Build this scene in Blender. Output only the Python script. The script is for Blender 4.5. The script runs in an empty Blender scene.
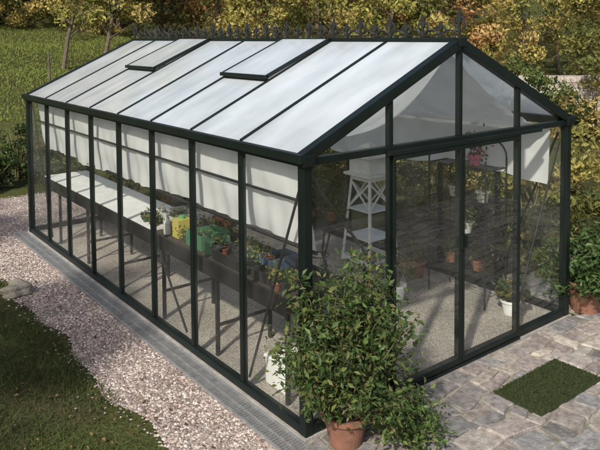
import bpy, math, random, bmesh
import numpy as np
from mathutils import Vector, Matrix
rng=np.random.default_rng(7); random.seed(7)

# ---------------- calibration fit (greenhouse dimensions + camera pose) ----------------
def basis(yaw,pitch,roll):
    f=np.array([math.sin(yaw)*math.cos(pitch),math.cos(yaw)*math.cos(pitch),math.sin(pitch)])
    r=np.array([math.cos(yaw),-math.sin(yaw),0.0]); u=np.cross(r,f)
    c,s=math.cos(roll),math.sin(roll)
    return f, c*r+s*u, -s*r+c*u
def proj(p,P):
    f,r,u=basis(p[3],p[4],p[5]); d=P-p[:3]
    z=d@f
    return 300+p[6]*(d@r)/z, p[7]-p[6]*(d@u)/z
W=3.08
def resid(p):
    H,R,L=p[8],p[9],p[10]; out=[]
    def a(P,x,y,w=1):
        X,Y=proj(p,np.array(P,float))
        if x is not None: out.append((X-x)*w)
        if y is not None: out.append((Y-y)*w)
    a((0,0,0),306,437);a((0,0,H),306,160);a((0,L,0),32,235);a((0,L,H),31,99)
    a((W,0,0),563,319);a((W,0,H),565,117);a((W/2,0,R),461,43);a((W/2,L,R),135,37)
    for i,x in enumerate([238,188,149,117,89,68,48]): a((0,L*(i+1)/8,H),x,None,.7)
    for i,x in enumerate([393,461,516]): a((W*(i+1)/4,0,H),x,None,.7)
    out.append(p[4]*60); out.append((p[10]-6.3)*2)
    return np.array(out)
p=np.array([-3.02,-3.99,2.9,math.radians(36.7),0,0,710,25,1.95,2.76,6.4]); lam=1.0
e=resid(p)
for it in range(200):
    J=np.zeros((len(e),len(p)))
    for k in range(len(p)):
        q=p.copy(); h=1e-5*max(1,abs(p[k])); q[k]+=h; J[:,k]=(resid(q)-e)/h
    A=J.T@J; D=np.diag(np.diag(A)+1e-9)
    st=np.linalg.solve(A+lam*D,-J.T@e); q=p+st; e2=resid(q)
    if e2@e2<e@e: p,e,lam=q,e2,lam*.4
    else: lam*=3
CX,CY,CZ,YAW,PIT,ROL,FPX,PPY,H,R,L=[float(v) for v in p]
BY=L/8; BX=W/4
fw,rt,up=basis(YAW,PIT,ROL)
fh=np.array([math.sin(YAW),math.cos(YAW)]); rh=np.array([math.cos(YAW),-math.sin(YAW)])
def ST(s,t): return (CX+s*fh[0]+t*rh[0], CY+s*fh[1]+t*rh[1])

scene=bpy.context.scene
# ---------------- materials ----------------
def newmat(name):
    m=bpy.data.materials.new(name); m.use_nodes=True
    nt=m.node_tree; nt.nodes.clear()
    o=nt.nodes.new('ShaderNodeOutputMaterial')
    return m,nt,o
def N(nt,t,**kw):
    n=nt.nodes.new(t)
    for k,v in kw.items():
        if k in n.inputs: n.inputs[k].default_value=v
        else: setattr(n,k,v)
    return n
def ramp(nt,fac,stops):
    r=nt.nodes.new('ShaderNodeValToRGB'); cr=r.color_ramp
    while len(cr.elements)<len(stops): cr.elements.new(.5)
    for e_,(a,c) in zip(cr.elements,stops): e_.position=a; e_.color=(*c,1)
    nt.links.new(fac,r.inputs[0]); return r.outputs[0]
def mat_simple(name,c1,c2=None,rough=.6,scale=8,bump=0.0,bscale=60,metal=0,spec=.5):
    m,nt,o=newmat(name); b=N(nt,'ShaderNodeBsdfPrincipled',Roughness=rough,Metallic=metal)
    b.inputs['Specular IOR Level'].default_value=spec
    tc=N(nt,'ShaderNodeTexCoord')
    n=N(nt,'ShaderNodeTexNoise',Scale=scale,Detail=6.0); nt.links.new(tc.outputs['Object'],n.inputs['Vector'])
    c2=c2 or tuple(x*.75 for x in c1)
    nt.links.new(ramp(nt,n.outputs['Fac'],[(.3,c2),(.7,c1)]),b.inputs['Base Color'])
    if bump:
        n2=N(nt,'ShaderNodeTexNoise',Scale=bscale,Detail=5.0); nt.links.new(tc.outputs['Object'],n2.inputs['Vector'])
        bm=N(nt,'ShaderNodeBump',Strength=bump,Distance=.02); nt.links.new(n2.outputs['Fac'],bm.inputs['Height'])
        nt.links.new(bm.outputs[0],b.inputs['Normal'])
    nt.links.new(b.outputs[0],o.inputs[0]); return m
def mat_attr(name,rough=.7,transl=0.0,noise=0.0,bump=0.0,spec=.3):
    m,nt,o=newmat(name); at=N(nt,'ShaderNodeAttribute',attribute_name='tint')
    col=at.outputs['Color']
    tc=N(nt,'ShaderNodeTexCoord')
    if noise:
        n=N(nt,'ShaderNodeTexNoise',Scale=22.0,Detail=8.0); nt.links.new(tc.outputs['Object'],n.inputs['Vector'])
        mr=N(nt,'ShaderNodeMapRange'); mr.inputs[1].default_value=.25; mr.inputs[2].default_value=.75
        mr.inputs[3].default_value=1-noise; mr.inputs[4].default_value=1+noise
        nt.links.new(n.outputs['Fac'],mr.inputs[0])
        vm=N(nt,'ShaderNodeVectorMath',operation='SCALE'); nt.links.new(col,vm.inputs[0]); nt.links.new(mr.outputs[0],vm.inputs['Scale'])
        col=vm.outputs[0]
    b=N(nt,'ShaderNodeBsdfPrincipled',Roughness=rough); b.inputs['Specular IOR Level'].default_value=spec
    nt.links.new(col,b.inputs['Base Color'])
    if bump:
        n2=N(nt,'ShaderNodeTexNoise',Scale=70.0,Detail=6.0); nt.links.new(tc.outputs['Object'],n2.inputs['Vector'])
        bm=N(nt,'ShaderNodeBump',Strength=bump,Distance=.01); nt.links.new(n2.outputs['Fac'],bm.inputs['Height'])
        nt.links.new(bm.outputs[0],b.inputs['Normal'])
    if transl:
        t=N(nt,'ShaderNodeBsdfTranslucent'); nt.links.new(col,t.inputs[0])
        mx=N(nt,'ShaderNodeMixShader'); mx.inputs[0].default_value=transl
        nt.links.new(b.outputs[0],mx.inputs[1]); nt.links.new(t.outputs[0],mx.inputs[2]); nt.links.new(mx.outputs[0],o.inputs[0])
    else: nt.links.new(b.outputs[0],o.inputs[0])
    return m
def schlick(nt,f0=.04,f1=.9):
    lw=N(nt,'ShaderNodeLayerWeight',Blend=.5)
    pw=N(nt,'ShaderNodeMath',operation='POWER'); nt.links.new(lw.outputs['Facing'],pw.inputs[0]); pw.inputs[1].default_value=5
    mr=N(nt,'ShaderNodeMapRange'); mr.inputs[3].default_value=f0; mr.inputs[4].default_value=f1; nt.links.new(pw.outputs[0],mr.inputs[0])
    return mr.outputs[0]
def mat_glass():
    m,nt,o=newmat('clear_glass')
    tr=N(nt,'ShaderNodeBsdfTransparent'); tr.inputs[0].default_value=(.95,.97,.96,1)
    gl=N(nt,'ShaderNodeBsdfGlossy',Roughness=.01)
    mx=N(nt,'ShaderNodeMixShader'); nt.links.new(schlick(nt,.07),mx.inputs[0]); nt.links.new(tr.outputs[0],mx.inputs[1]); nt.links.new(gl.outputs[0],mx.inputs[2])
    df=N(nt,'ShaderNodeBsdfDiffuse'); df.inputs[0].default_value=(.5,.5,.48,1)
    tc=N(nt,'ShaderNodeTexCoord'); n=N(nt,'ShaderNodeTexNoise',Scale=2.5,Detail=6.0); nt.links.new(tc.outputs['Object'],n.inputs['Vector'])
    mr=N(nt,'ShaderNodeMapRange'); mr.inputs[1].default_value=.4; mr.inputs[2].default_value=.8; mr.inputs[3].default_value=.01; mr.inputs[4].default_value=.06
    nt.links.new(n.outputs['Fac'],mr.inputs[0])
    m2=N(nt,'ShaderNodeMixShader'); nt.links.new(mr.outputs[0],m2.inputs[0]); nt.links.new(mx.outputs[0],m2.inputs[1]); nt.links.new(df.outputs[0],m2.inputs[2])
    nt.links.new(m2.outputs[0],o.inputs[0]); return m
def mat_translucent(name,c,tf=.45,gloss=False,scale=3.0,dark=.85,rough=.12,clear=0,stretch=None):
    m,nt,o=newmat(name)
    tc=N(nt,'ShaderNodeTexCoord'); n=N(nt,'ShaderNodeTexNoise',Scale=scale,Detail=7.0)
    src=tc.outputs['Object']
    if stretch:
        mp=N(nt,'ShaderNodeMapping'); mp.inputs['Scale'].default_value=stretch; nt.links.new(src,mp.inputs[0]); src=mp.outputs[0]
    nt.links.new(src,n.inputs['Vector'])
    col=ramp(nt,n.outputs['Fac'],[(.3,tuple(x*dark for x in c)),(.65,c)])
    d=N(nt,'ShaderNodeBsdfDiffuse'); t=N(nt,'ShaderNodeBsdfTranslucent'); nt.links.new(col,d.inputs[0]); nt.links.new(col,t.inputs[0])
    mx=N(nt,'ShaderNodeMixShader'); mx.inputs[0].default_value=tf
    nt.links.new(d.outputs[0],mx.inputs[1]); nt.links.new(t.outputs[0],mx.inputs[2]); out=mx.outputs[0]
    if clear:
        tr=N(nt,'ShaderNodeBsdfTransparent'); m3=N(nt,'ShaderNodeMixShader')
        mr=N(nt,'ShaderNodeMapRange'); mr.inputs[1].default_value=.3; mr.inputs[2].default_value=.7; mr.inputs[3].default_value=clear*1.35; mr.inputs[4].default_value=clear*.6
        nt.links.new(n.outputs['Fac'],mr.inputs[0]); nt.links.new(mr.outputs[0],m3.inputs[0])
        nt.links.new(out,m3.inputs[1]); nt.links.new(tr.outputs[0],m3.inputs[2]); out=m3.outputs[0]
    if gloss:
        g=N(nt,'ShaderNodeBsdfGlossy',Roughness=rough)
        m2=N(nt,'ShaderNodeMixShader'); nt.links.new(schlick(nt,.08,1.0),m2.inputs[0]); nt.links.new(out,m2.inputs[1]); nt.links.new(g.outputs[0],m2.inputs[2]); out=m2.outputs[0]
    nt.links.new(out,o.inputs[0]); return m

M_frame=mat_simple('dark_green_paint',(.007,.012,.0105),(.004,.007,.006),rough=.4,scale=4,spec=.35)
M_black=mat_simple('black_iron',(.012,.012,.013),rough=.5)
M_glass=mat_glass()
M_roof=mat_translucent('opal_roof_glazing',(.78,.86,.92),.36,True,1.4,.84,.06,.2,(1.0,2.6,1.0))
M_cloth=mat_translucent('shade_cloth_white',(.82,.83,.84),.4,False,5,.88)
M_wpaint=mat_simple('white_paint',(.78,.78,.76),(.62,.62,.6),rough=.5)
M_concrete=mat_simple('concrete',(.34,.32,.3),(.22,.21,.2),rough=.85,scale=12,bump=.4)
M_steel=mat_simple('galvanised_steel',(.45,.46,.47),(.3,.31,.32),rough=.45,metal=.6,scale=20)
M_terra=mat_simple('terracotta',(.25,.115,.075),(.15,.075,.05),rough=.85,scale=14,bump=.2)
M_wood=mat_simple('bark',(.14,.11,.08),(.05,.04,.03),rough=.9,scale=15,bump=.5)
M_stem=mat_simple('stem',(.12,.1,.05),(.07,.07,.03),rough=.8)
M_soil=mat_simple('soil',(.06,.045,.03),(.03,.022,.015),rough=.95,scale=30,bump=.8)
M_leaf=mat_attr('foliage',rough=.5,transl=.35,spec=.4)
M_litter=mat_attr('dry_leaves',rough=.9,spec=.05)
M_grassb=mat_attr('grass_blades',rough=.8,transl=.25,spec=.15)
M_peb=mat_attr('gravel_stones',rough=.85,noise=.2)
M_paver=mat_attr('paving_stone',rough=.8,noise=.45,bump=.8)
M_plast=mat_attr('coloured_plastic',rough=.4,spec=.5)

def mat_gravel(name,cols,scale,bumpd=.01):
    m,nt,o=newmat(name); b=N(nt,'ShaderNodeBsdfPrincipled',Roughness=.9); b.inputs['Specular IOR Level'].default_value=.2
    tc=N(nt,'ShaderNodeTexCoord'); v=N(nt,'ShaderNodeTexVoronoi',Scale=scale); nt.links.new(tc.outputs['Object'],v.inputs['Vector'])
    sep=N(nt,'ShaderNodeSeparateColor'); nt.links.new(v.outputs['Color'],sep.inputs[0])
    c=ramp(nt,sep.outputs[0],cols)
    n=N(nt,'ShaderNodeTexNoise',Scale=1.7,Detail=5.0); nt.links.new(tc.outputs['Object'],n.inputs['Vector'])
    mr=N(nt,'ShaderNodeMapRange'); mr.inputs[1].default_value=.3; mr.inputs[2].default_value=.7; mr.inputs[3].default_value=.6; mr.inputs[4].default_value=1.1
    nt.links.new(n.outputs['Fac'],mr.inputs[0])
    vm=N(nt,'ShaderNodeVectorMath',operation='SCALE'); nt.links.new(c,vm.inputs[0]); nt.links.new(mr.outputs[0],vm.inputs['Scale'])
    nt.links.new(vm.outputs[0],b.inputs['Base Color'])
    bm=N(nt,'ShaderNodeBump',Strength=.8,Distance=bumpd); bm.invert=True; nt.links.new(v.outputs['Distance'],bm.inputs['Height']); nt.links.new(bm.outputs[0],b.inputs['Normal'])
    nt.links.new(b.outputs[0],o.inputs[0]); return m
M_gravel=mat_gravel('pink_gravel_bed',[(0,(.16,.125,.11)),(.5,(.29,.235,.215)),(1,(.42,.37,.34))],60)
M_gravel_in=mat_gravel('beige_gravel',[(0,(.26,.23,.19)),(.5,(.4,.36,.31)),(1,(.56,.52,.47))],110)
def mat_ground():
    m,nt,o=newmat('grass_and_soil'); b=N(nt,'ShaderNodeBsdfPrincipled',Roughness=.95); b.inputs['Specular IOR Level'].default_value=.1
    tc=N(nt,'ShaderNodeTexCoord')
    n=N(nt,'ShaderNodeTexNoise',Scale=.9,Detail=10.0,Roughness=.7); nt.links.new(tc.outputs['Object'],n.inputs['Vector'])
    n2=N(nt,'ShaderNodeTexNoise',Scale=30,Detail=4.0); nt.links.new(tc.outputs['Object'],n2.inputs['Vector'])
    c=ramp(nt,n.outputs['Fac'],[(.28,(.045,.035,.022)),(.45,(.05,.05,.02)),(.6,(.065,.075,.024)),(.8,(.1,.1,.035))])
    mr=N(nt,'ShaderNodeMapRange'); mr.inputs[1].default_value=.3; mr.inputs[2].default_value=.7; mr.inputs[3].default_value=.6; mr.inputs[4].default_value=1.3
    nt.links.new(n2.outputs['Fac'],mr.inputs[0])
    vm=N(nt,'ShaderNodeVectorMath',operation='SCALE'); nt.links.new(c,vm.inputs[0]); nt.links.new(mr.outputs[0],vm.inputs['Scale'])
    nt.links.new(vm.outputs[0],b.inputs['Base Color'])
    bm=N(nt,'ShaderNodeBump',Strength=.8,Distance=.03); nt.links.new(n2.outputs['Fac'],bm.inputs['Height']); nt.links.new(bm.outputs[0],b.inputs['Normal'])
    nt.links.new(b.outputs[0],o.inputs[0]); return m
M_ground=mat_ground()

# ---------------- mesh helpers ----------------
def link(o,parent=None):
    scene.collection.objects.link(o)
    if parent: o.parent=parent
    return o
def empty(name):
    o=bpy.data.objects.new(name,None); o.empty_display_size=.1; return link(o)
class MB:
    def __init__(s): s.v=[]; s.f=[]; s.c=[]
    def add(s,vs,fs,col=None):
        b=len(s.v); s.v+= [tuple(map(float,v)) for v in vs]; s.f+=[tuple(b+i for i in f) for f in fs]; s.c+=[col or (.5,.5,.5)]*len(fs)
    def box(s,lo,hi,col=None):
        x0,y0,z0=lo;x1,y1,z1=hi
        s.add([(x0,y0,z0),(x1,y0,z0),(x1,y1,z0),(x0,y1,z0),(x0,y0,z1),(x1,y0,z1),(x1,y1,z1),(x0,y1,z1)],
          [(0,3,2,1),(4,5,6,7),(0,1,5,4),(1,2,6,5),(2,3,7,6),(3,0,4,7)],col)
    def beam(s,a,b,w,h,upv=(0,0,1),col=None):
        a=Vector(a);b=Vector(b);d=(b-a).normalized();u=Vector(upv)
        r=d.cross(u)
        if r.length<1e-4: r=d.cross(Vector((0,1,0)))
        r.normalize(); u=r.cross(d).normalized()
        vs=[]
        for q in (a,b):
            for sx,sy in ((-1,-1),(1,-1),(1,1),(-1,1)): vs.append(q+r*sx*w/2+u*sy*h/2)
        s.add(vs,[(0,3,2,1),(4,5,6,7),(0,1,5,4),(1,2,6,5),(2,3,7,6),(3,0,4,7)],col)
    def tube(s,pts,rad,n=6,col=None):
        pts=[Vector(q) for q in pts]; k=len(pts); rad=rad if hasattr(rad,'__len__') else [rad]*k
        vs=[];fs=[]; ref=None
        for i,q in enumerate(pts):
            d=(pts[min(i+1,k-1)]-pts[max(i-1,0)]).normalized()
            if ref is None: ref=d.orthogonal().normalized()
            ref=(ref-d*ref.dot(d)); 
            if ref.length<1e-5: ref=d.orthogonal()
            ref.normalize(); bb=d.cross(ref)
            for j in range(n):
                an=2*math.pi*j/n; vs.append(q+(ref*math.cos(an)+bb*math.sin(an))*rad[i])
        for i in range(k-1):
            for j in range(n): fs.append((i*n+j,i*n+(j+1)%n,(i+1)*n+(j+1)%n,(i+1)*n+j))
        fs.append(tuple(range(n))[::-1]); fs.append(tuple((k-1)*n+j for j in range(n)))
        s.add(vs,fs,col)
    def lathe(s,prof,c,n=24,col=None):
        vs=[];fs=[]
        for r_,z in prof:
            for j in range(n):
                an=2*math.pi*j/n; vs.append((c[0]+r_*math.cos(an),c[1]+r_*math.sin(an),c[2]+z))
        for i in range(len(prof)-1):
            for j in range(n): fs.append((i*n+j,i*n+(j+1)%n,(i+1)*n+(j+1)%n,(i+1)*n+j))
        fs.append(tuple(range(n))[::-1]); fs.append(tuple((len(prof)-1)*n+j for j in range(n)))
        s.add(vs,fs,col)
    def obj(s,name,mat,parent=None,bevel=0,smooth=False,tint=False):
        me=bpy.data.meshes.new(name); me.from_pydata(s.v,[],s.f); me.materials.append(mat)
        if tint:
            at=me.attributes.new('tint','FLOAT_COLOR','FACE'); at.data.foreach_set('color',np.array([(*c,1) for c in s.c],dtype=np.float32).ravel())
        if smooth: me.shade_smooth()
        o=link(bpy.data.objects.new(name,me),parent)
        if bevel:
            b=o.modifiers.new('bevel','BEVEL'); b.width=bevel; b.segments=2; b.limit_method='ANGLE'
        return o
def raw(name,V,F,C,mat,parent=None):
    me=bpy.data.meshes.new(name); me.from_pydata(V.tolist(),[],F.tolist()); me.materials.append(mat)
    at=me.attributes.new('tint','FLOAT_COLOR','FACE')
    col=np.ones((len(F),4),dtype=np.float32); col[:,:3]=C; at.data.foreach_set('color',col.ravel())
    return link(bpy.data.objects.new(name,me),parent)
def unit(a): return a/np.linalg.norm(a,axis=1,keepdims=True)
def leaves(name,P,size,C,mat=None,parent=None,asp=.5,flat=0.0,outdir=None):
    n=len(P); a=unit(rng.normal(size=(n,3)))
    nn=rng.normal(size=(n,3)); nn[:,2]+=flat*2.5
    if outdir is not None: nn+=outdir*1.2
    nn=unit(nn); b=unit(np.cross(nn,a)); a=np.cross(b,nn)
    s=(np.ones(n)*size*rng.uniform(.6,1.3,n))[:,None]
    V=np.stack([P-a*s,P+b*s*asp+nn*s*.18,P+a*s,P-b*s*asp+nn*s*.18],1).reshape(-1,3)
    F=np.arange(4*n).reshape(-1,4)
    return raw(name,V,F,C,mat or M_leaf,parent)
def pick(pal,n,var=.25):
    pal=np.array(pal); c=pal[rng.integers(0,len(pal),n)]
    return np.clip(c*rng.uniform(1-var,1+var,(n,1)),.004,.9)
def crown(c,rad,nc,nl,pal,cl=.3):
    c=np.array(c);rad=np.array(rad)
    d=unit(rng.normal(size=(nc,3))); q=d*(rng.uniform(.25,1,(nc,1))**.5)*(rng.uniform(.75,1.1,(nc,1)))
    cc=c+q*rad; cr=cl*rad.mean()*rng.uniform(.6,1.35,nc)
    pal=np.array(pal); ct=pal[rng.integers(0,len(pal),nc)]*rng.uniform(.65,1.35,(nc,1))
    k=rng.integers(0,nc,nl)
    o=unit(rng.normal(size=(nl,3)))*(rng.uniform(.2,1,(nl,1))**.5)
    o[:,2]*=.7
    P=cc[k]+o*cr[k][:,None]
    C=ct[k]*rng.uniform(.7,1.3,(nl,1))
    return P,np.clip(C,.004,.8),o
OL=[(.13,.14,.035),(.19,.18,.045),(.25,.21,.06),(.09,.1,.025),(.28,.22,.07),(.16,.16,.045)]
GR=[(.05,.085,.02),(.07,.11,.03),(.04,.065,.02),(.09,.12,.03)]
YG=[(.3,.28,.07),(.4,.33,.1),(.46,.36,.13),(.22,.23,.06)]
RU=[(.34,.19,.08),(.27,.14,.06),(.38,.26,.1),(.22,.16,.06)]

# ---------------- terrain ----------------
def ss(a,b,x):
    t=np.clip((x-a)/(b-a),0,1); return t*t*(3-2*t)
def hst(s,t):
    s=np.asarray(s,float);t=np.asarray(t,float)
    x=CX+s*fh[0]+t*rh[0]; y=CY+s*fh[1]+t*rh[1]
    wl=1-ss(-4.5,-1.0,t)
    h=ss(12.6,14.8,s)*(.85*wl+.3*(1-wl))
    h+=np.clip(s-14.8,0,12.2)*(.13*wl+.09*(1-wl))
    h+=.10*np.clip(-t-5,0,8)*ss(14,18,s)
    h+=np.clip(s-27,0,70)*.42
    m=ss(.95,2.4,-x)
    h+=m*(.10+.05*np.sin(x*2.3+y*1.7)+.04*np.sin(y*3.1-x))
    far=ss(13,16,s)
    h+=far*(.08*np.sin(x*.9)+.07*np.sin(y*1.3+1)+.3*ss(30,50,s)*(np.sin(x*.21)+np.sin(y*.17)))
    return h
def hxy(x,y):
    d0=np.asarray(x,float)-CX; d1=np.asarray(y,float)-CY
    return hst(d0*fh[0]+d1*fh[1], d0*rh[0]+d1*rh[1])
n=260
u=np.linspace(-1,1,n); ax=14*u+170*np.sign(u)*np.abs(u)**4
S,T=np.meshgrid(ax+8,ax,indexing='ij')
Z=hst(S,T); X=CX+S*fh[0]+T*rh[0]; Y=CY+S*fh[1]+T*rh[1]
V=np.stack([X,Y,Z-.002],-1).reshape(-1,3); ii=np.arange(n*n).reshape(n,n)
F=np.stack([ii[:-1,:-1],ii[1:,:-1],ii[1:,1:],ii[:-1,1:]],-1).reshape(-1,4)
g=raw('ground',V,F,np.ones((len(F),3))*.1,M_ground); g.data.shade_smooth()
if g.data.polygons[0].normal.z<0: g.data.flip_normals()

def edge(y): return -.78-.16*ss(3.5,6.5,y)+.05*np.sin(y*3.1)+.035*np.sin(y*7.7+1)-.5*ss(7,9,y)
ys=np.linspace(-3.0,8.3,120); mb=MB(); vs=[];fs=[]
for y in ys: vs+= [(float(edge(y)),y,.004),(-.02 if y<L else 1.2+ (y-L)*.2,y,.004)]
for i in range(len(ys)-1): fs.append((2*i,2*i+1,2*i+3,2*i+2))
mb.add(vs,fs); mb.obj('gravel_path',M_gravel)
npb=17000
y=rng.uniform(-.8,8.4,npb); w_=rng.uniform(0,1,npb); e0=edge(y)-.05*rng.normal(size=npb)**2*.5
x=e0+w_*(-.235-e0)
k=(y>L+.1); x[k]=e0[k]+w_[k]*(1.1-e0[k])
r=rng.uniform(.005,.016,npb)
base=np.array([(1,0,0),(0,1,0),(-1,0,0),(0,-1,0),(0,0,1),(0,0,-1)],float)
V=base[None]*rng.uniform(.6,1.3,(npb,6,1)); V[:,:,2]*=.65
an=rng.uniform(0,6.28,npb); ca,sa=np.cos(an)[:,None],np.sin(an)[:,None]
vx=V[:,:,0]*ca-V[:,:,1]*sa; vy=V[:,:,0]*sa+V[:,:,1]*ca
V=np.stack([vx,vy,V[:,:,2]],-1)*r[:,None,None]+np.stack([x,y,np.maximum(hxy(x,y),0)+.006],-1)[:,None,:]
ff=np.array([(0,1,4),(1,2,4),(2,3,4),(3,0,4),(1,0,5),(2,1,5),(3,2,5),(0,3,5)])
F=(np.arange(npb)[:,None,None]*6+ff[None]).reshape(-1,3)
C=np.repeat(pick([(.35,.275,.25),(.43,.365,.335),(.25,.195,.175),(.5,.45,.42),(.32,.29,.27),(.18,.14,.125)],npb),8,0)
raw('gravel_stones',V.reshape(-1,3),F,C,M_peb)

mb=MB(); mb.add([(.05,.05,.006),(W-.05,.05,.006),(W-.05,L-.05,.006),(.05,L-.05,.006)],[(0,1,2,3)]); mb.obj('greenhouse_floor_gravel',M_gravel_in)
gr=MB(); x0,x1=-.225,-.055
gr.box((x0,-.25,.0),(x0+.012,L+.1,.022)); gr.box((x1-.012,-.25,.0),(x1,L+.1,.022)); gr.box((x0+.08,-.25,.0),(x0+.09,L+.1,.018))
yy=-.25
while yy<L+.1:
    gr.box((x0+.012,yy,.004),(x1-.012,yy+.008,.0205)); yy+=.027
gr.obj('drain_grating',M_steel)

# paving
pv=MB(); yv=-.06
def wob(x,y): # irregular courses: smooth world-space wander of the joints
    return (x+.03*math.sin(y*9+x*3)+.02*math.sin(x*11+1), y+.035*math.sin(x*5.1+y*2)+.018*math.sin(x*13+y*7))
while yv>-3.6:
    d=random.uniform(.12,.25); xx=-.12+random.uniform(-.1,0)
    while xx<6.5:
        l=random.uniform(.12,.34)
        spl=[(yv-d,yv)] if (random.random()<.65 or d<.2) else [(yv-d,yv-d*.5),(yv-d*.5,yv)]
        for (ya_,yb_) in spl:
            c=pick([(.2,.187,.18),(.26,.235,.215),(.17,.16,.155),(.3,.27,.235),(.235,.205,.19),(.19,.187,.185)],1,.2)[0]
            j=lambda: random.uniform(-.017,.017)
            g_=.007; zt=.024+random.uniform(-.006,.006); dd=yb_-ya_
            a=[(xx+g_+j(),ya_+g_+j()),(xx+l*.5+j(),ya_+g_+j()*.8),(xx+l-g_+j(),ya_+g_+j()),(xx+l-g_,ya_+dd*.5+j()*.5),(xx+l-g_+j(),yb_-g_+j()),(xx+l*.5+j(),yb_-g_+j()*.8),(xx+g_+j(),yb_-g_+j()),(xx+g_,ya_+dd*.5)]
            mx_=xx+l/2; my_=(ya_+yb_)/2
            def sh(q,f_,z):
                X_,Y_=wob(mx_+(q[0]-mx_)*f_,my_+(q[1]-my_)*f_); return (X_,min(Y_,-.052),z)
            tl=random.uniform(-.005,.005)
            vs=[sh(q,1,.002) for q in a]+[sh(q,.99,zt-.009) for q in a]+[sh(q,.9,zt+tl*(q[0]-mx_)/l*2) for q in a]
            fs=[tuple(range(16,24))]+[(i+8*k_,(i+1)%8+8*k_,(i+1)%8+8*(k_+1),i+8*(k_+1)) for k_ in (0,1) for i in range(8)]
            pv.add(vs,fs,tuple(c))
        xx+=l
    yv-=d
yv=-.06
while yv<.9:
    d=random.uniform(.13,.2); xx=W+.16
    while xx<6.3:
        l=random.uniform(.14,.28); c=pick([(.22,.2,.19),(.27,.24,.22),(.18,.17,.165)],1,.18)[0]
        pv.box((xx+.008,yv+.008,.002),(xx+l-.008,yv+d-.008,.02),tuple(c)); xx+=l
    yv+=d
pv.obj('stone_paving',M_paver,tint=True)
mb=MB(); mb.add([(-.24,-3.7,.008),(6.6,-3.7,.008),(6.6,1.0,.008),(W+.12,1.0,.008),(W+.12,-.05,.008),(-.24,-.05,.008)],[(0,1,2,3,4,5)])
M_sand=mat_simple('joint_sand',(.34,.31,.26),(.14,.135,.09),rough=.95,scale=9,bump=.5); mb.obj('paving_joints',M_sand)

# ---------------- greenhouse ----------------
GH=empty('greenhouse')
k=MB()
k.box((-.05,-.05,-.1),(W+.05,.05,.03)); k.box((-.05,L-.05,-.1),(W+.05,L+.05,.03)); k.box((-.05,.05,-.1),(.05,L-.05,.03)); k.box((W-.05,.05,-.1),(W+.05,L-.05,.03))
k.obj('concrete_footing',M_concrete,GH)
f=MB()
for (x,y) in ((0,0),(W,0),(0,L),(W,L)): f.box((x-.034,y-.034,.03),(x+.034,y+.034,H-.04))
for i in range(1,8):
    for x in (0,W): f.box((x-.022,i*BY-.022,.09),(x+.022,i*BY+.022,H-.04))
for x in (0,W): f.box((x-.03,.04,.03),(x+.03,L-.04,.09))
for y in (0,L): f.box((.04,y-.03,.03),(W-.04,y+.03,.09))
for sx,x in ((-1,0),(1,W)):
    f.box((x-.05,-.055,H-.045),(x+.05,L+.055,H+.03))
    f.box((x+sx*.05-(.03 if sx<0 else 0),-.055,H-.02),(x+sx*.05+(.03 if sx>0 else 0),L+.055,H+.04))
for y in (0,L): f.box((.05,y-.026,H-.045),(W-.05,y+.026,H+.005))
roofz=lambda x: H+.02+(R-H-.02)*(1-abs(x-W/2)/(W/2))
for y in (0,L):
    for i in (1,2,3):
        x=i*BX
        f.box((x-.021,y-.021,H+.005),(x+.021,y+.021,roofz(x)-.03))
        f.box((x-.02,y-.02,.09),(x+.02,y+.02,H-.045))
    for sx in (-1,1):
        f.beam((W/2+sx*(W/2+.05),y,H-.01),(W/2,y,R-.01),.07,.078)
for i in range(1,8):
    for sx in (-1,1):
        f.beam((W/2+sx*(W/2),i*BY,H+.02),(W/2,i*BY,R),.034,.045)
f.box((W/2-.045,-.045,R-.04),(W/2+.045,L+.045,R+.03))
f.obj('frame',M_frame,GH,bevel=.004)
b=MB()
def rod(a,c,r_=.011): b.tube([a,c],r_,6)
rod((.035,.06,H-.12),(.035,BY-.02,.12)); rod((.035,2*BY+.2,.12),(.035,3*BY,.75)); rod((.06,.035,H-.12),(BX-.02,.035,.9))
rod((.035,L-.06,H-.12),(.035,L-BY,.12)); rod((W-.035,.06,H-.12),(W-.035,BY,.12)); rod((W-.06,.035,H-.2),(3*BX+.02,.035,.12))
rod((W-.035,L-.06,H-.12),(W-.035,L-BY,.12))
b.obj('wind_braces',M_black,GH)
g=MB()
for i in range(8):
    for x in (0,W): g.add([(x,i*BY+.024,.09),(x,(i+1)*BY-.024,.09),(x,(i+1)*BY-.024,H-.045),(x,i*BY+.024,H-.045)],[(0,1,2,3)])
for y in (0,L):
    for i in range(4):
        xa,xb=i*BX+.022,(i+1)*BX-.022
        if y==L or i in (0,3): g.add([(xa,y,.09),(xb,y,.09),(xb,y,H-.045),(xa,y,H-.045)],[(0,1,2,3)])
        g.add([(xa,y,H+.01),(xb,y,H+.01),(xb,y,roofz(xb)-.04),(xa,y,roofz(xa)-.04)],[(0,1,2,3)])
g.obj('wall_glazing',M_glass,GH)
rg=MB(); rn=Vector((-(R-H-.02),0,W/2)).normalized()
def rp(u_,y,side=-1,off=.012):
    x=W/2+side*(W/2)*(1-u_); z=H+.02+(R-H-.02)*u_
    return (x+side*abs(rn.x)*off, y, z+rn.z*off)
WIN=[2,5]
for i in range(8):
    for side in (-1,1):
        u1=.52 if (side==-1 and i in WIN) else 1
        rg.add([rp(0,i*BY+.018,side),rp(0,(i+1)*BY-.018,side),rp(u1,(i+1)*BY-.018,side),rp(u1,i*BY+.018,side)],[(0,1,2,3)])
rg.obj('roof_glazing',M_roof,GH)
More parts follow.
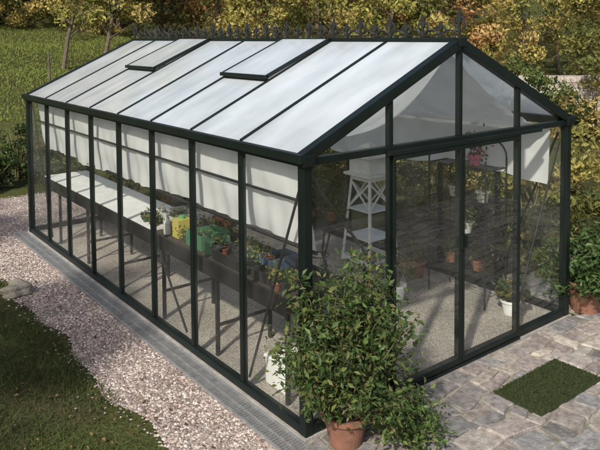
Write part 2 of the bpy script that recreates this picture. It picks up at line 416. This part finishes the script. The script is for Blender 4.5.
for i in WIN:
    wf=MB(); ya,yb=i*BY+.005,(i+1)*BY-.005
    lo=.50
    def q(u_,y,o): 
        lift=.034+ (1-u_)/(1-lo)*.02
        return Vector(rp(u_,y,-1,lift+o))
    for y in (ya,yb): wf.beam(q(lo,y,0),q(.975,y,0),.032,.03)
    wf.beam(q(lo,ya-.016,0),q(lo,yb+.016,0),.036,.034); wf.beam(q(.975,ya-.016,0),q(.975,yb+.016,0),.034,.028)
    wf.beam(rp(lo+.01,ya+.03,-1,.006),rp(lo+.01,yb-.03,-1,.006),.04,.04)
    wf.obj('roof_window_frame',M_frame,GH,bevel=.003)
    wg=MB(); wg.add([q(lo+.01,ya,.01),q(lo+.01,yb,.01),q(.97,yb,.01),q(.97,ya,.01)],[(0,1,2,3)]); wg.obj('roof_window_pane',M_roof,GH)
d=MB()
for (xa,xb,yo) in ((BX,2*BX,-.038),(2*BX,3*BX,-.038)):
    xa+=.003; xb-=.003
    for x in (xa+.011,xb-.011): d.box((x-.011,yo-.01,.06),(x+.011,yo+.01,H-.06))
    for z in (.08,H-.078): d.box((xa+.022,yo-.01,z-.02),(xb-.022,yo+.01,z+.016))
d.box((BX-.05,-.056,H-.058),(3*BX+.3,-.03,H-.026)); d.box((2*BX-.035,-.07,.98),(2*BX-.023,-.049,1.08)); d.box((2*BX+.023,-.07,.98),(2*BX+.035,-.049,1.08))
d.box((BX,-.056,.032),(3*BX,-.031,.055))
d.obj('sliding_doors',M_frame,GH,bevel=.003)
g=MB()
for i in (1,2): g.add([(i*BX+.027,-.038,.097),((i+1)*BX-.027,-.038,.097),((i+1)*BX-.027,-.038,H-.099),(i*BX+.027,-.038,H-.099)],[(0,1,2,3)])
g.obj('door_glazing',M_glass,GH)
# ridge cresting
M_crest=mat_simple('weathered_iron',(.02,.02,.017),(.008,.01,.009),rough=.6,scale=30)
c=MB(); xc=W/2; zb=R+.03; step=L/32
c.box((xc-.007,0,zb+.012),(xc+.007,L,zb+.024))
for i in range(33):
    y=i*step; big=1.5 if i in (0,32) else (1.15 if i%2==0 else .85)
    h=.155*big
    pr=[(0,0),(.01,0),(.008,.42),(.026,.6),(.012,.82),(0,1)]
    P2=[(a_*1.0,b_*h) for a_,b_ in pr]+[(-a_,b_*h) for a_,b_ in pr[::-1][1:-1]]
    m_=len(P2)
    vs=[(xc-.008,y+a_,zb+b_) for a_,b_ in P2]+[(xc+.008,y+a_,zb+b_) for a_,b_ in P2]
    c.add(vs,[tuple(range(m_)),tuple(range(m_,2*m_))[::-1]]+[(j,(j+1)%m_,m_+(j+1)%m_,m_+j) for j in range(m_)])
    for sg in (-1,1):
        pts=[(xc,y+sg*(.008+.048*math.sin(a_)*(1 if a_<1.6 else .9)),zb+h*.22+.038*big*(1-math.cos(a_))) for a_ in np.linspace(0,3.6,10)]
        c.tube(pts,[.0095]*7+[.009,.007,.006],5)
        if i<32 and sg==1:
            c.tube([(xc,y+step*a_,zb+.02+.04*math.sin(math.pi*a_)) for a_ in np.linspace(0.05,.95,7)],.008,5)
c.obj('ridge_cresting',M_crest,GH)

def cloth(name,fn,nu,nv,mat=M_cloth):
    vs=[fn(i/(nu-1),j/(nv-1)) for i in range(nu) for j in range(nv)]
    fs=[(i*nv+j,(i+1)*nv+j,(i+1)*nv+j+1,i*nv+j+1) for i in range(nu-1) for j in range(nv-1)]
    m_=MB(); m_.add(vs,fs); o=m_.obj(name,mat); o.data.shade_smooth(); return o
def side_c(u_,v_):
    y=.08+u_*(L-.2); bot=1.2+.012*math.sin(y*4)+.025*math.sin(y*1.1)
    return (.09+.012*math.sin(y*11)*v_+.008*math.sin(y*31+1)*v_+.006*math.sin(v_*9+y*5)+.06*v_*v_, y, (H-.06)*(1-v_)+bot*v_)
cloth('side_shade_curtain',side_c,300,16)
def side_r(u_,v_):
    y=.1+u_*(L-.2); bot=1.25+.06*math.sin(y*1.7)
    return (W-.1+.03*math.sin(y*14)*v_-.06*v_, y, (H-.06)*(1-v_)+bot*v_)
cloth('side_shade_curtain',side_r,200,10)
def roof_c(u_,v_):
    y=.12+u_*(L-.25); sag=.16*abs(math.sin(y/BY/2*math.pi))+.04
    x=W/2+.05+v_*(W/2-.2); z=R-.08-(R-H)*v_-sag*math.sin(math.pi*min(1,v_*1.05))*1.0-.02
    return (x,y,z+.01*math.sin(x*30+y*3))
cloth('roof_shade_cloth',roof_c,120,20)
def roof_d(u_,v_):
    y=.15+u_*1.8
    x=W/2+.02-v_*(1.05); return (x,y,R-.12-(R-H)*v_*.72-.22*math.sin(math.pi*v_)*(.5+.5*math.sin(y*2.2))+.008*math.sin(y*30))
cloth('roof_shade_cloth',roof_d,60,16)
s_=MB(); s_.tube([(.07,.08,1.55),(.07,L-.1,1.55)],.011,6); s_.tube([(.16,.08,1.19),(.16,L-.1,1.19)],.014,6); s_.obj('curtain_rail',M_black)

B=empty('staging_bench')
m_=MB(); xa,xb,ya,yb,zt=.1,.72,.35,L-.15,.78
m_.box((xa,ya,zt-.11),(xa+.025,yb,zt+.02)); m_.box((xb-.025,ya,zt-.09),(xb,yb,zt+.02)); m_.box((xa+.025,ya,zt-.09),(xb-.025,ya+.025,zt+.02)); m_.box((xa+.025,yb-.025,zt-.09),(xb-.025,yb,zt+.02))
yy=ya+.03
while yy<yb:
    for x in (xa+.03,xb-.06): m_.box((x,yy,.01),(x+.03,yy+.03,zt-.11))
    m_.box((xa+.06,yy+.005,.25),(xb-.06,yy+.025,.275)); yy+=BY*1.3
m_.obj('bench_frame',M_black,B,bevel=.003)
m_=MB(); m_.box((xa+.026,2.6,zt-.02),(xb-.026,yb-.03,zt+.025)); m_.obj('bench_top',M_wpaint,B)
m_=MB(); m_.box((xa+.026,ya+.026,zt-.03),(xb-.026,2.59,zt-.004)); m_.obj('tray_bed',M_soil,B)
def pot(mb,c,r_,h,col,n=18):
    mb.lathe([(r_*.72,0),(r_*.98,h*.85),(r_*1.08,h*.85),(r_*1.08,h),(r_*.95,h),(r_*.9,h*.8)],c,n,col)
K=empty('potting_supplies'); m_=MB(); z0=zt+.0
cols=[(.02,.02,.02),(.03,.03,.03),(.025,.02,.02),(.16,.07,.045),(.03,.07,.035),(.3,.3,.28)]
lp=[];lc=[]
for i in range(56):
    x=random.uniform(.18,.64); y=random.uniform(.45,3.0); r_=random.uniform(.025,.06); h=r_*1.6
    pot(m_,(x,y,z0),r_,h,random.choice(cols))
    if random.random()<.45:
        nl=50; P=rng.normal(size=(nl,3))*[.04,.04,.03]+[x,y,z0+h+.03]; lp.append(P); lc.append(pick(GR+OL,nl))
def tray(x0,y0,x1,y1,h,c):
    m_.box((x0,y0,z0),(x1,y1,z0+.01),c)
    for a,b_ in (((x0,y0),(x0+.012,y1)),((x1-.012,y0),(x1,y1)),((x0+.012,y0),(x1-.012,y0+.012)),((x0+.012,y1-.012),(x1-.012,y1))): m_.box((*a,z0+.01),(*b_,z0+h),c)
tray(.18,1.05,.6,1.5,.08,(.02,.02,.02)); tray(.2,.5,.62,.95,.07,(.03,.03,.03)); tray(.2,1.72,.5,2.0,.13,(.06,.16,.09)); tray(.3,2.45,.6,2.8,.13,(.5,.5,.47))
tray(.35,.9,.65,1.1,.1,(.06,.09,.14))
m_.box((.22,2.18,z0),(.36,2.3,z0+.17),(.42,.36,.08)); m_.lathe([(.03,.17),(.03,.2)],(.29,2.24,z0),10,(.1,.3,.1))
for y,cc in ((1.62,(.05,.14,.07)),(2.4,(.5,.5,.48))):
    m_.lathe([(.035,0),(.038,.02),(.038,.11),(.014,.15),(.014,.17),(.018,.17),(.018,.19)],(.22,y,z0),14,cc)
m_.obj('pots_and_trays',M_plast,K,tint=True)
leaves('seedlings',np.concatenate(lp),.016,np.concatenate(lc),parent=K)
m_=MB(); m_.box((.2,.46,.01),(.46,.76,.2)); m_.box((.19,.45,.202),(.47,.77,.235)); m_.obj('polystyrene_box',M_wpaint,bevel=.008)

# small dark work table inside, near the front-left bay
E=empty('garden_table'); m_=MB(); tx,ty=1.72,1.95
m_.lathe([(.30,.0),(.31,.005),(.31,.02),(.30,.025)],(tx,ty,.72),28)
for a_ in (0.5,2.6,4.7):
    m_.tube([(tx+.26*math.cos(a_),ty+.26*math.sin(a_),.01),(tx+.08*math.cos(a_),ty+.08*math.sin(a_),.38),(tx+.2*math.cos(a_),ty+.2*math.sin(a_),.72)],.012,6)
m_.tube([(tx+.1*math.cos(a_),ty+.1*math.sin(a_),.38) for a_ in np.linspace(0,6.28,16)],.008,5)
m_.obj('table',M_black,E)
m_=MB(); P=[];C=[]
for dx,dy,r_ in ((-.12,.05,.08),(.1,-.08,.07),(.08,.14,.06)):
    pot(m_,(tx+dx,ty+dy,.746),r_,r_*1.5,random.choice([(.2,.09,.06),(.04,.04,.04)]))
    nl=220; P.append(rng.normal(size=(nl,3))*[.08,.08,.07]+[tx+dx,ty+dy,.746+r_*1.5+.09]); C.append(pick(GR,nl))
m_.obj('table_pots',M_plast,E,tint=True); leaves('table_plants',np.concatenate(P),.024,np.concatenate(C),parent=E)

RK=empty('iron_plant_rack'); m_=MB(); xa,xb,ya,yb=2.62,2.95,.55,1.25
for x in (xa,xb):
    for y in (ya,yb): m_.tube([(x,y,.01),(x,y,1.45)],.01,6)
for z in (.3,.65,1.0,1.35):
    for x in np.linspace(xa,xb,7): m_.tube([(x,ya,z),(x,yb,z)],.005,4)
    for y in (ya,yb): m_.tube([(xa,y,z),(xb,y,z)],.008,5)
for y0,sg in ((ya,1),(yb,-1)):
    pts=[(xb,y0+sg*(.17-.17*math.cos(a_)),1.45+.16*math.sin(a_)) for a_ in np.linspace(0,math.pi*.95,12)]
    m_.tube(pts,.008,5)
    for z in (.5,.85,1.2):
        m_.tube([(xa+.165+.09*math.cos(a_)*(1-a_/14),y0,z+.09*math.sin(a_)*(1-a_/14)) for a_ in np.linspace(0,10,26)],.005,4)
for z in (.5,.85,1.2):
    for yc in (ya+.17,yb-.17):
        m_.tube([(xb,yc+.1*math.cos(a_)*(1-a_/14),z+.1*math.sin(a_)*(1-a_/14)) for a_ in np.linspace(0,10,26)],.005,4)
m_.obj('iron_frame',M_black,RK)
m_=MB(); P=[];C=[]
for z,y in ((1.36,.8),(1.01,.7),(1.01,1.05),(.66,.9),(.31,.75),(.31,1.1)):
    pot(m_,(2.78,y,z),.065,.11,(.45,.14,.22) if z>1.3 else random.choice([(.2,.1,.06),(.06,.06,.06),(.4,.4,.37)]))
    nl=160; P.append(rng.normal(size=(nl,3))*[.07,.07,.06]+[2.78,y,z+.18]); C.append(pick(GR if z<1.3 else [(.4,.14,.25),(.06,.1,.03),(.09,.12,.03)],nl))
m_.obj('rack_pots',M_plast,RK,tint=True); leaves('rack_plants',np.concatenate(P),.022,np.concatenate(C),parent=RK)

m_=MB(); cx,cy=2.78,2.3
for sx in (-1,1):
    for sy in (-1,1):
        m_.beam((cx+sx*.23,cy+sy*.23,.01),(cx+sx*.15,cy+sy*.15,1.0),.03,.03)
for z,w in ((.3,.21),(.62,.18)):
    m_.box((cx-w,cy-w,z),(cx+w,cy+w,z+.02))
for z,w in ((.02,.225),(.97,.155)):
    for sg in (-1,1):
        m_.beam((cx-w,cy+sg*w,z+.03),(cx+w,cy+sg*w,z+.03),.02,.05); m_.beam((cx+sg*w,cy-w,z+.03),(cx+sg*w,cy+w,z+.03),.02,.05)
for sg in (-1,1):
    m_.beam((cx-.17,cy+sg*.175,.65),(cx+.155,cy+sg*.155,.96),.015,.02); m_.beam((cx+.17,cy+sg*.177,.65),(cx-.155,cy+sg*.157,.96),.015,.02)
    m_.beam((cx+sg*.175,cy-.17,.65),(cx+sg*.155,cy+.155,.96),.015,.02); m_.beam((cx+sg*.177,cy+.17,.65),(cx+sg*.157,cy-.155,.96),.015,.02)
m_.box((cx-.22,cy-.22,1.03),(cx+.22,cy+.22,1.06)); m_.box((cx-.17,cy-.17,1.06),(cx+.17,cy+.17,1.26))
m_.add([(cx-.24,cy-.24,1.26),(cx+.24,cy-.24,1.26),(cx+.24,cy+.24,1.26),(cx-.24,cy+.24,1.26),(cx,cy,1.42)],[(0,3,2,1),(0,1,4),(1,2,4),(2,3,4),(3,0,4)])
m_.obj('white_plant_stand',M_wpaint,bevel=.003)

for (x,y,r_,hh,mt) in ((2.75,.35,.09,.14,M_wpaint),(2.2,1.3,.09,.14,M_wpaint),(2.55,3.3,.16,.28,M_terra),(2.2,4.6,.17,.3,M_terra),(2.8,4.2,.16,.28,M_terra),(1.7,5.6,.17,.3,M_terra),(1.1,5.5,.15,.26,M_terra),(2.8,1.6,.11,.18,M_terra)):
    E=empty('potted_plant'); m_=MB(); pot(m_,(x,y,.008),r_,hh,None); m_.obj('pot',mt,E)
    nl=int(500*(r_/.1)); hgt=.25 if r_<.12 else .8
    P,C,o=crown((x,y,hh+hgt*.5),(r_*2,r_*2,hgt*.55),12,nl,GR+OL,.4)
    leaves('foliage',P,.028,C,parent=E)
    m_=MB()
    for q_ in range(5):
        a_=q_*1.3; m_.tube([(x,y,hh*.7),(x+.04*math.cos(a_),y+.04*math.sin(a_),hh+hgt*.4),(x+r_*1.3*math.cos(a_),y+r_*1.3*math.sin(a_),hh+hgt*.85)],[.01,.007,.003],5)
    m_.obj('stems',M_stem,E)

m_=MB(); m_.box((1.40,-.84,.02),(2.20,-.45,.038)); mo=m_.obj('doormat',mat_simple('mat_green',(.05,.07,.025),(.025,.035,.015),rough=.95,scale=60,bump=1,bscale=200))
nb=9000; P=np.stack([rng.uniform(1.395,2.205,nb),rng.uniform(-.845,-.445,nb),np.full(nb,.042)],1)
leaves('pile',P,.009,pick([(.04,.06,.02),(.025,.04,.015),(.065,.075,.03)],nb),M_grassb,mo,asp=.3)

def potted(name,x,y,pr,ph,hgt,spread,nst,nleaf,ls,pal,lean=(0,0),has_pot=True,sq=1.0):
    E=empty(name)
    if has_pot:
        m_=MB(); m_.lathe([(pr*.68,.0),(pr*.95,ph*.84),(pr*1.1,ph*.85),(pr*1.12,ph),(pr*.98,ph),(pr*.93,ph*.86)],(x,y,.022),28); m_.obj('pot',M_terra,E)
        m_=MB(); m_.lathe([(pr*.5,.0),(pr*.94,.01),(pr*.2,.025)],(x,y,.022+ph*.85),16); m_.obj('soil',M_soil,E)
    st=MB(); P=[]
    for i in range(nst):
        a_=random.uniform(0,6.28); rr=spread*math.sqrt(random.uniform(.02,1)); hh=hgt*random.uniform(.2,1)*(1-.35*(rr/spread)**2)
        p0=Vector((x+.04*math.cos(a_),y+.04*math.sin(a_),ph*.8)); p3=Vector((x+lean[0]+rr*math.cos(a_),y+lean[1]+rr*math.sin(a_),ph*.7+hh))
        p1=p0.lerp(p3,.4)+Vector((random.uniform(-.04,.04),random.uniform(-.04,.04),.12*hh)); p2=p0.lerp(p3,.75)+Vector((random.uniform(-.04,.04),random.uniform(-.04,.04),.08*hh))
        st.tube([p0,p1,p2,p3],[.007,.005,.0035,.002],5)
        kk=random.uniform(.5,1.5)
        for q in range(int(nleaf/nst*kk)):
            u_=random.uniform(.3,1.05)
            c_=(p1.lerp(p2,(u_-.3)/.4) if u_<.7 else p2.lerp(p3,(u_-.7)/.3))
            P.append(c_+Vector((random.gauss(0,.05),random.gauss(0,.05),random.gauss(0,.045))))
    st.obj('stems',M_stem,E)
    P=np.array(P); P[:,2]=np.maximum(P[:,2],.03); leaves('foliage',P,ls,pick(pal,len(P),.35),parent=E,asp=.45,flat=.5)
potted('potted_shrub',.15,-.22,.15,.22,1.2,.5,105,8200,.026,[(.055,.1,.025),(.08,.13,.035),(.04,.075,.02),(.11,.14,.04),(.06,.1,.03),(.13,.13,.045)],lean=(.02,0))
potted('potted_plant',3.36,-.06,.19,.3,.62,.44,38,2500,.036,[(.06,.11,.03),(.08,.13,.04),(.04,.08,.02)])
potted('leafy_ground_plant',.5,-.46,.1,.03,.32,.26,34,1100,.022,[(.09,.15,.04),(.07,.12,.03),(.12,.16,.05)],has_pot=False)

# ---------------- shrubs, hedges ----------------
def shrub(name,x,y,rad,nl,ls,pal,nc=26,z=None):
    z0=float(hxy(x,y)) if z is None else z
    m_=MB()
    for i in range(9):
        a_=i*.7+random.random(); m_.tube([(x+.05*math.cos(a_),y+.05*math.sin(a_),z0-.05),(x+rad[0]*.35*math.cos(a_),y+rad[1]*.35*math.sin(a_),z0+rad[2]*.8),(x+rad[0]*.75*math.cos(a_),y+rad[1]*.75*math.sin(a_),z0+rad[2]*1.4)],[.025,.015,.005],5)
    o=m_.obj(name,M_stem)
    P,C,od=crown((x,y,z0+rad[2]*.95),rad,nc,nl,pal); P[:,2]=np.maximum(P[:,2],z0+.02)
    leaves('foliage',P,ls,C,parent=o,outdir=od)
for (x,y,rd) in ((4.4,1.3,(.7,.8,.5)),(4.7,2.8,(.8,.9,.7)),(4.5,4.4,(.8,.9,.6)),(4.6,6.0,(.9,.9,.8)),(5.9,2.0,(1,1,.8)),(6.2,4.5,(1.2,1.2,1.0)),(5.0,7.8,(1.2,1.1,.9)),(7,7,(1.4,1.4,1.1)),(3.9,.9,(.35,.35,.3)),(5.3,.6,(.6,.5,.5))):
    shrub('shrub',x,y,rd,3600,.044,random.choice([GR+OL,OL,GR+OL]))
for s1,t1,rd,pl in ((13.2,-2.8,(.9,.9,.6),OL),(13.6,-1.2,(1,1,.7),OL+GR),(13.6,.8,(1,1,.7),OL+RU),(14,2.6,(1.1,1.1,.8),YG+OL),(14.6,4.4,(1.2,1.2,.9),OL+GR),(15,6.6,(1.3,1.3,1.0),OL+GR),(15.5,8.3,(1.1,1.1,.8),OL)):
    x,y=ST(s1,t1); shrub('shrub',x,y,rd,3400,.058,pl)
for s1,t1,rd,pl in ((18,-1.6,(1.3,1.3,.8),OL+YG),(18.5,.8,(1.4,1.2,.9),YG),(18,3.4,(1.5,1.4,1.1),OL+YG),(19.5,5.8,(1.6,1.5,1.1),YG+RU),(18.5,8.6,(1.5,1.5,1.2),OL),(27,-8,(2,2,1.1),OL+YG),(27,-11.5,(2,2,1.2),YG)):
    x,y=ST(s1,t1); shrub('shrub',x,y,rd,3800,.072,pl)
x,y=ST(12.6,-5.3); shrub('rose_bush',x,y,(.5,.5,.65),2600,.032,GR*3+OL+[(.3,.05,.03)])
for s1,t1,rd in ((12.0,-6.2,(.6,.6,.4)),(13.0,-4.4,(.6,.6,.35)),(11.6,-5.4,(.6,.5,.35)),(12.2,-4.3,(.5,.4,.25))):
    x,y=ST(s1,t1); shrub('shrub',x,y,rd,2200,.042,GR+[(.09,.05,.03)])

# ---------------- trees ----------------
def tree(name,x,y,h,rad,nl,ls,pal,lean=0,tr=.12,cz=.56,ch=.48,leany=0,nc=70):
    z0=float(hxy(x,y)); m_=MB()
    top=Vector((x+lean,y+leany,z0+h*.85)); p0=Vector((x,y,z0-.2))
    pts=[p0.lerp(top,q)+Vector((.1*math.sin(q*7+x),.08*math.cos(q*6+y),0)) for q in (0,.2,.4,.6,.8,1)]
    m_.tube(pts,[tr,tr*.8,tr*.65,tr*.5,tr*.35,tr*.15],8)
    for i in range(16):
        q=random.uniform(.15,.95); b0=p0.lerp(top,q); a_=random.uniform(0,6.28); ln=rad*random.uniform(.5,1)
        b1=b0+Vector((math.cos(a_)*ln*.5,math.sin(a_)*ln*.5,ln*.3)); b2=b0+Vector((math.cos(a_)*ln,math.sin(a_)*ln,ln*.55))
        m_.tube([b0,b1,b2],[tr*.35,tr*.2,tr*.06],5)
    o=m_.obj(name,M_wood)
    P,C,od=crown((x+lean*.8,y+leany*.8,z0+h*cz),(rad,rad,h*ch),nc,nl,pal,.22); leaves('foliage',P,ls,C,parent=o,outdir=od)
for s1,t1,h,rd,pl,ln,cz in ((20.5,-7.1,6.5,1.4,YG,.9,.66),(19.5,-5.7,6,1.2,YG+OL,.8,.58),(22,-4.6,6,1.6,RU+OL,.6,.5),(23,-2.8,6,2.0,YG+OL,.2,.5),(21.5,-1.0,6,1.8,YG,.3,.5),(23,1.0,6,2,RU+YG,0,.5),(21,2.8,5.5,1.8,YG+OL,.2,.5),(22.5,4.8,6,2.1,OL+RU,0,.5),(20.5,6.8,5.2,1.9,YG,0,.55),(19,9.4,5.5,2.1,OL+YG,0,.55),(27,-13.5,6,2.0,OL,0,.5),(25,9.5,7,2.4,YG+GR,0,.5)):
    x,y=ST(s1,t1); tree('tree',x,y,h,rd,6500,.074,pl,ln,tr=.075,cz=cz)
# two unseen trees left of the camera, added to shade the grass bank
tree('tree',-6.0,.2,6.0,1.7,2600,.1,GR+OL,tr=.11,cz=.68,ch=.28,nc=60)
tree('tree',-6.6,3.4,6.4,1.8,2600,.1,OL,tr=.11,cz=.68,ch=.28,nc=60)
PP=[];CC=[];OO=[]; tk=MB()
for i in range(95):
    s1=random.uniform(26.5,58); t1=random.uniform(-.6,.6)*s1*1.05
    x,y=ST(s1,t1); z0=float(hxy(x,y)); h=random.uniform(5,9); rd=random.uniform(1.6,3.0)
    pl=random.choice([OL,YG,YG,OL,RU,OL+GR])
    P,C,o=crown((x,y,z0+h*.5),(rd,rd,h*.5),34,1800,np.array(pl)*random.uniform(.8,1.25),.28)
    PP.append(P);CC.append(C);OO.append(o); tk.tube([(x,y,z0-.3),(x+.1,y,z0+h*.4),(x,y,z0+h*.8)],[.13,.1,.04],5)
dt=tk.obj('distant_trees',M_wood); leaves('foliage',np.concatenate(PP),.15,np.concatenate(CC),parent=dt,outdir=np.concatenate(OO))

nb=90000
y=rng.uniform(-1.5,8.5,nb); x=-.8-rng.uniform(0,1,nb)**1.3*3.6-.16*ss(3.5,6.5,y)
kk=np.sin(x*3.1+1)*np.sin(y*2.3)+.6*np.sin(x*7+y*5)+rng.normal(size=nb)*.6>-.55
x,y=x[kk],y[kk]; nb=len(x); z=hxy(x,y)
hh=rng.uniform(.02,.06,nb); an=rng.uniform(0,6.28,nb); w=.0035
lx,ly=rng.normal(size=nb)*.03,rng.normal(size=nb)*.03
V=np.stack([np.stack([x-np.cos(an)*w,y-np.sin(an)*w,z-.004],1),np.stack([x+np.cos(an)*w,y+np.sin(an)*w,z-.004],1),np.stack([x+lx,y+ly,z+hh],1)],1).reshape(-1,3)
raw('grass',V,np.arange(3*nb).reshape(-1,3),pick([(.05,.08,.02),(.065,.1,.028),(.08,.1,.03),(.04,.06,.018),(.1,.09,.045)],nb),M_grassb)
nf=2200; y=rng.uniform(-1,8.5,nf); x=-.5-rng.uniform(0,1,nf)**1.1*3.6; z=np.maximum(hxy(x,y),0)+.02+.01*(x<-.85)
leaves('fallen_leaves',np.stack([x,y,z],1),.017,pick([(.14,.085,.045),(.09,.055,.03),(.17,.12,.06),(.06,.04,.025)],nf),M_litter,asp=.6,flat=1.2)
nb=60000; s1=rng.uniform(14.5,27,nb); t1=rng.uniform(-17,-3,nb); x=CX+s1*fh[0]+t1*rh[0]; y=CY+s1*fh[1]+t1*rh[1]; z=hst(s1,t1)
an=rng.uniform(0,6.28,nb); w=.02
V=np.stack([np.stack([x-np.cos(an)*w,y-np.sin(an)*w,z-.01],1),np.stack([x+np.cos(an)*w,y+np.sin(an)*w,z-.01],1),np.stack([x+rng.normal(size=nb)*.04,y,z+rng.uniform(.03,.07,nb)],1)],1).reshape(-1,3)
raw('lawn',V,np.arange(3*nb).reshape(-1,3),pick([(.15,.2,.045),(.18,.22,.055),(.13,.17,.04),(.2,.2,.06)],nb),M_grassb)
bm=bmesh.new(); bmesh.ops.create_icosphere(bm,subdivisions=3,radius=.14)
for v in bm.verts:
    a=v.co.copy(); v.co*=1+.18*math.sin(a.x*31+a.y*17)+.12*math.sin(a.z*40+a.y*23); v.co.z*=.65
me=bpy.data.meshes.new('rock'); bm.to_mesh(me); bm.free(); me.materials.append(mat_simple('rock_stone',(.26,.24,.2),(.16,.15,.12),rough=.9,bump=.6))
x,y=ST(6.9,-2.95); ro=link(bpy.data.objects.new('rock',me)); ro.location=(x,y,float(hxy(x,y))+.05)

# slender weathered post on the lawn
x,y=ST(17,-6.3); z=float(hxy(x,y)); m_=MB(); m_.tube([(x,y,z-.1),(x+.01,y,z+.5),(x,y+.01,z+.95)],[.035,.03,.026],8); m_.lathe([(.03,.95),(.032,.96),(.01,.99)],(x,y+.01,z),8); m_.obj('wooden_post',M_wood)

def wall(a,b,h,th):
    m_=MB(); a=Vector((*a,0)); b_=Vector((*b,0)); d=(b_-a); ln=d.length; d.normalize(); nx=Vector((-d.y,d.x,0)); z=0
    z0=float(hxy(a.x,a.y))-.05
    while z<h:
        rh_=random.uniform(.1,.17); q=0
        while q<ln:
            l=random.uniform(.2,.45); p_=a+d*q; e_=a+d*min(q+l-.012,ln); o_=random.uniform(-.015,.015)
            vs=[]
            for zz in (z0+z,z0+z+rh_-.012):
                for u_,s__ in ((p_,-1),(e_,-1),(e_,1),(p_,1)): vs.append((u_.x+nx.x*(s__*th/2+o_),u_.y+nx.y*(s__*th/2+o_),zz))
            m_.add(vs,[(0,3,2,1),(4,5,6,7),(0,1,5,4),(1,2,6,5),(2,3,7,6),(3,0,4,7)],tuple(pick([(.4,.36,.32),(.46,.42,.37),(.34,.3,.27)],1,.15)[0])); q+=l
        z+=rh_
    m_.obj('stone_wall',M_paver,tint=True)
wall(ST(16.3,4.4),ST(15.8,8.5),1.2,.4)

# ---------------- light ----------------
el=math.radians(40); azv=Vector((-.86,-.5)).normalized()
sd=Vector((azv.x*math.cos(el),azv.y*math.cos(el),math.sin(el)))
sun=bpy.data.lights.new('sun','SUN'); sun.energy=5.0; sun.angle=math.radians(2.0); sun.color=(1,.93,.81)
so=link(bpy.data.objects.new('sun',sun)); so.rotation_euler=sd.to_track_quat('Z','Y').to_euler()
w=bpy.data.worlds.new('World'); scene.world=w; w.use_nodes=True; nt=w.node_tree
sk=nt.nodes.new('ShaderNodeTexSky'); sk.sky_type='NISHITA'; sk.sun_disc=False; sk.sun_elevation=el; sk.sun_rotation=math.atan2(azv.x,azv.y); sk.dust_density=3.0
bg=nt.nodes['Background']; bg.inputs[1].default_value=.15; nt.links.new(sk.outputs[0],bg.inputs[0])
# ---------------- camera ----------------
cam=bpy.data.cameras.new('camera'); co=link(bpy.data.objects.new('camera',cam))
M=Matrix(((rt[0],up[0],-fw[0],CX),(rt[1],up[1],-fw[1],CY),(rt[2],up[2],-fw[2],CZ),(0,0,0,1))); co.matrix_world=M
cam.sensor_width=36; cam.lens=FPX/600*36; cam.shift_y=-(225-PPY)/600; cam.clip_end=1000; cam.clip_start=.05
scene.camera=co
scene.view_settings.view_transform='Standard'; scene.view_settings.look='None'; scene.view_settings.exposure=0
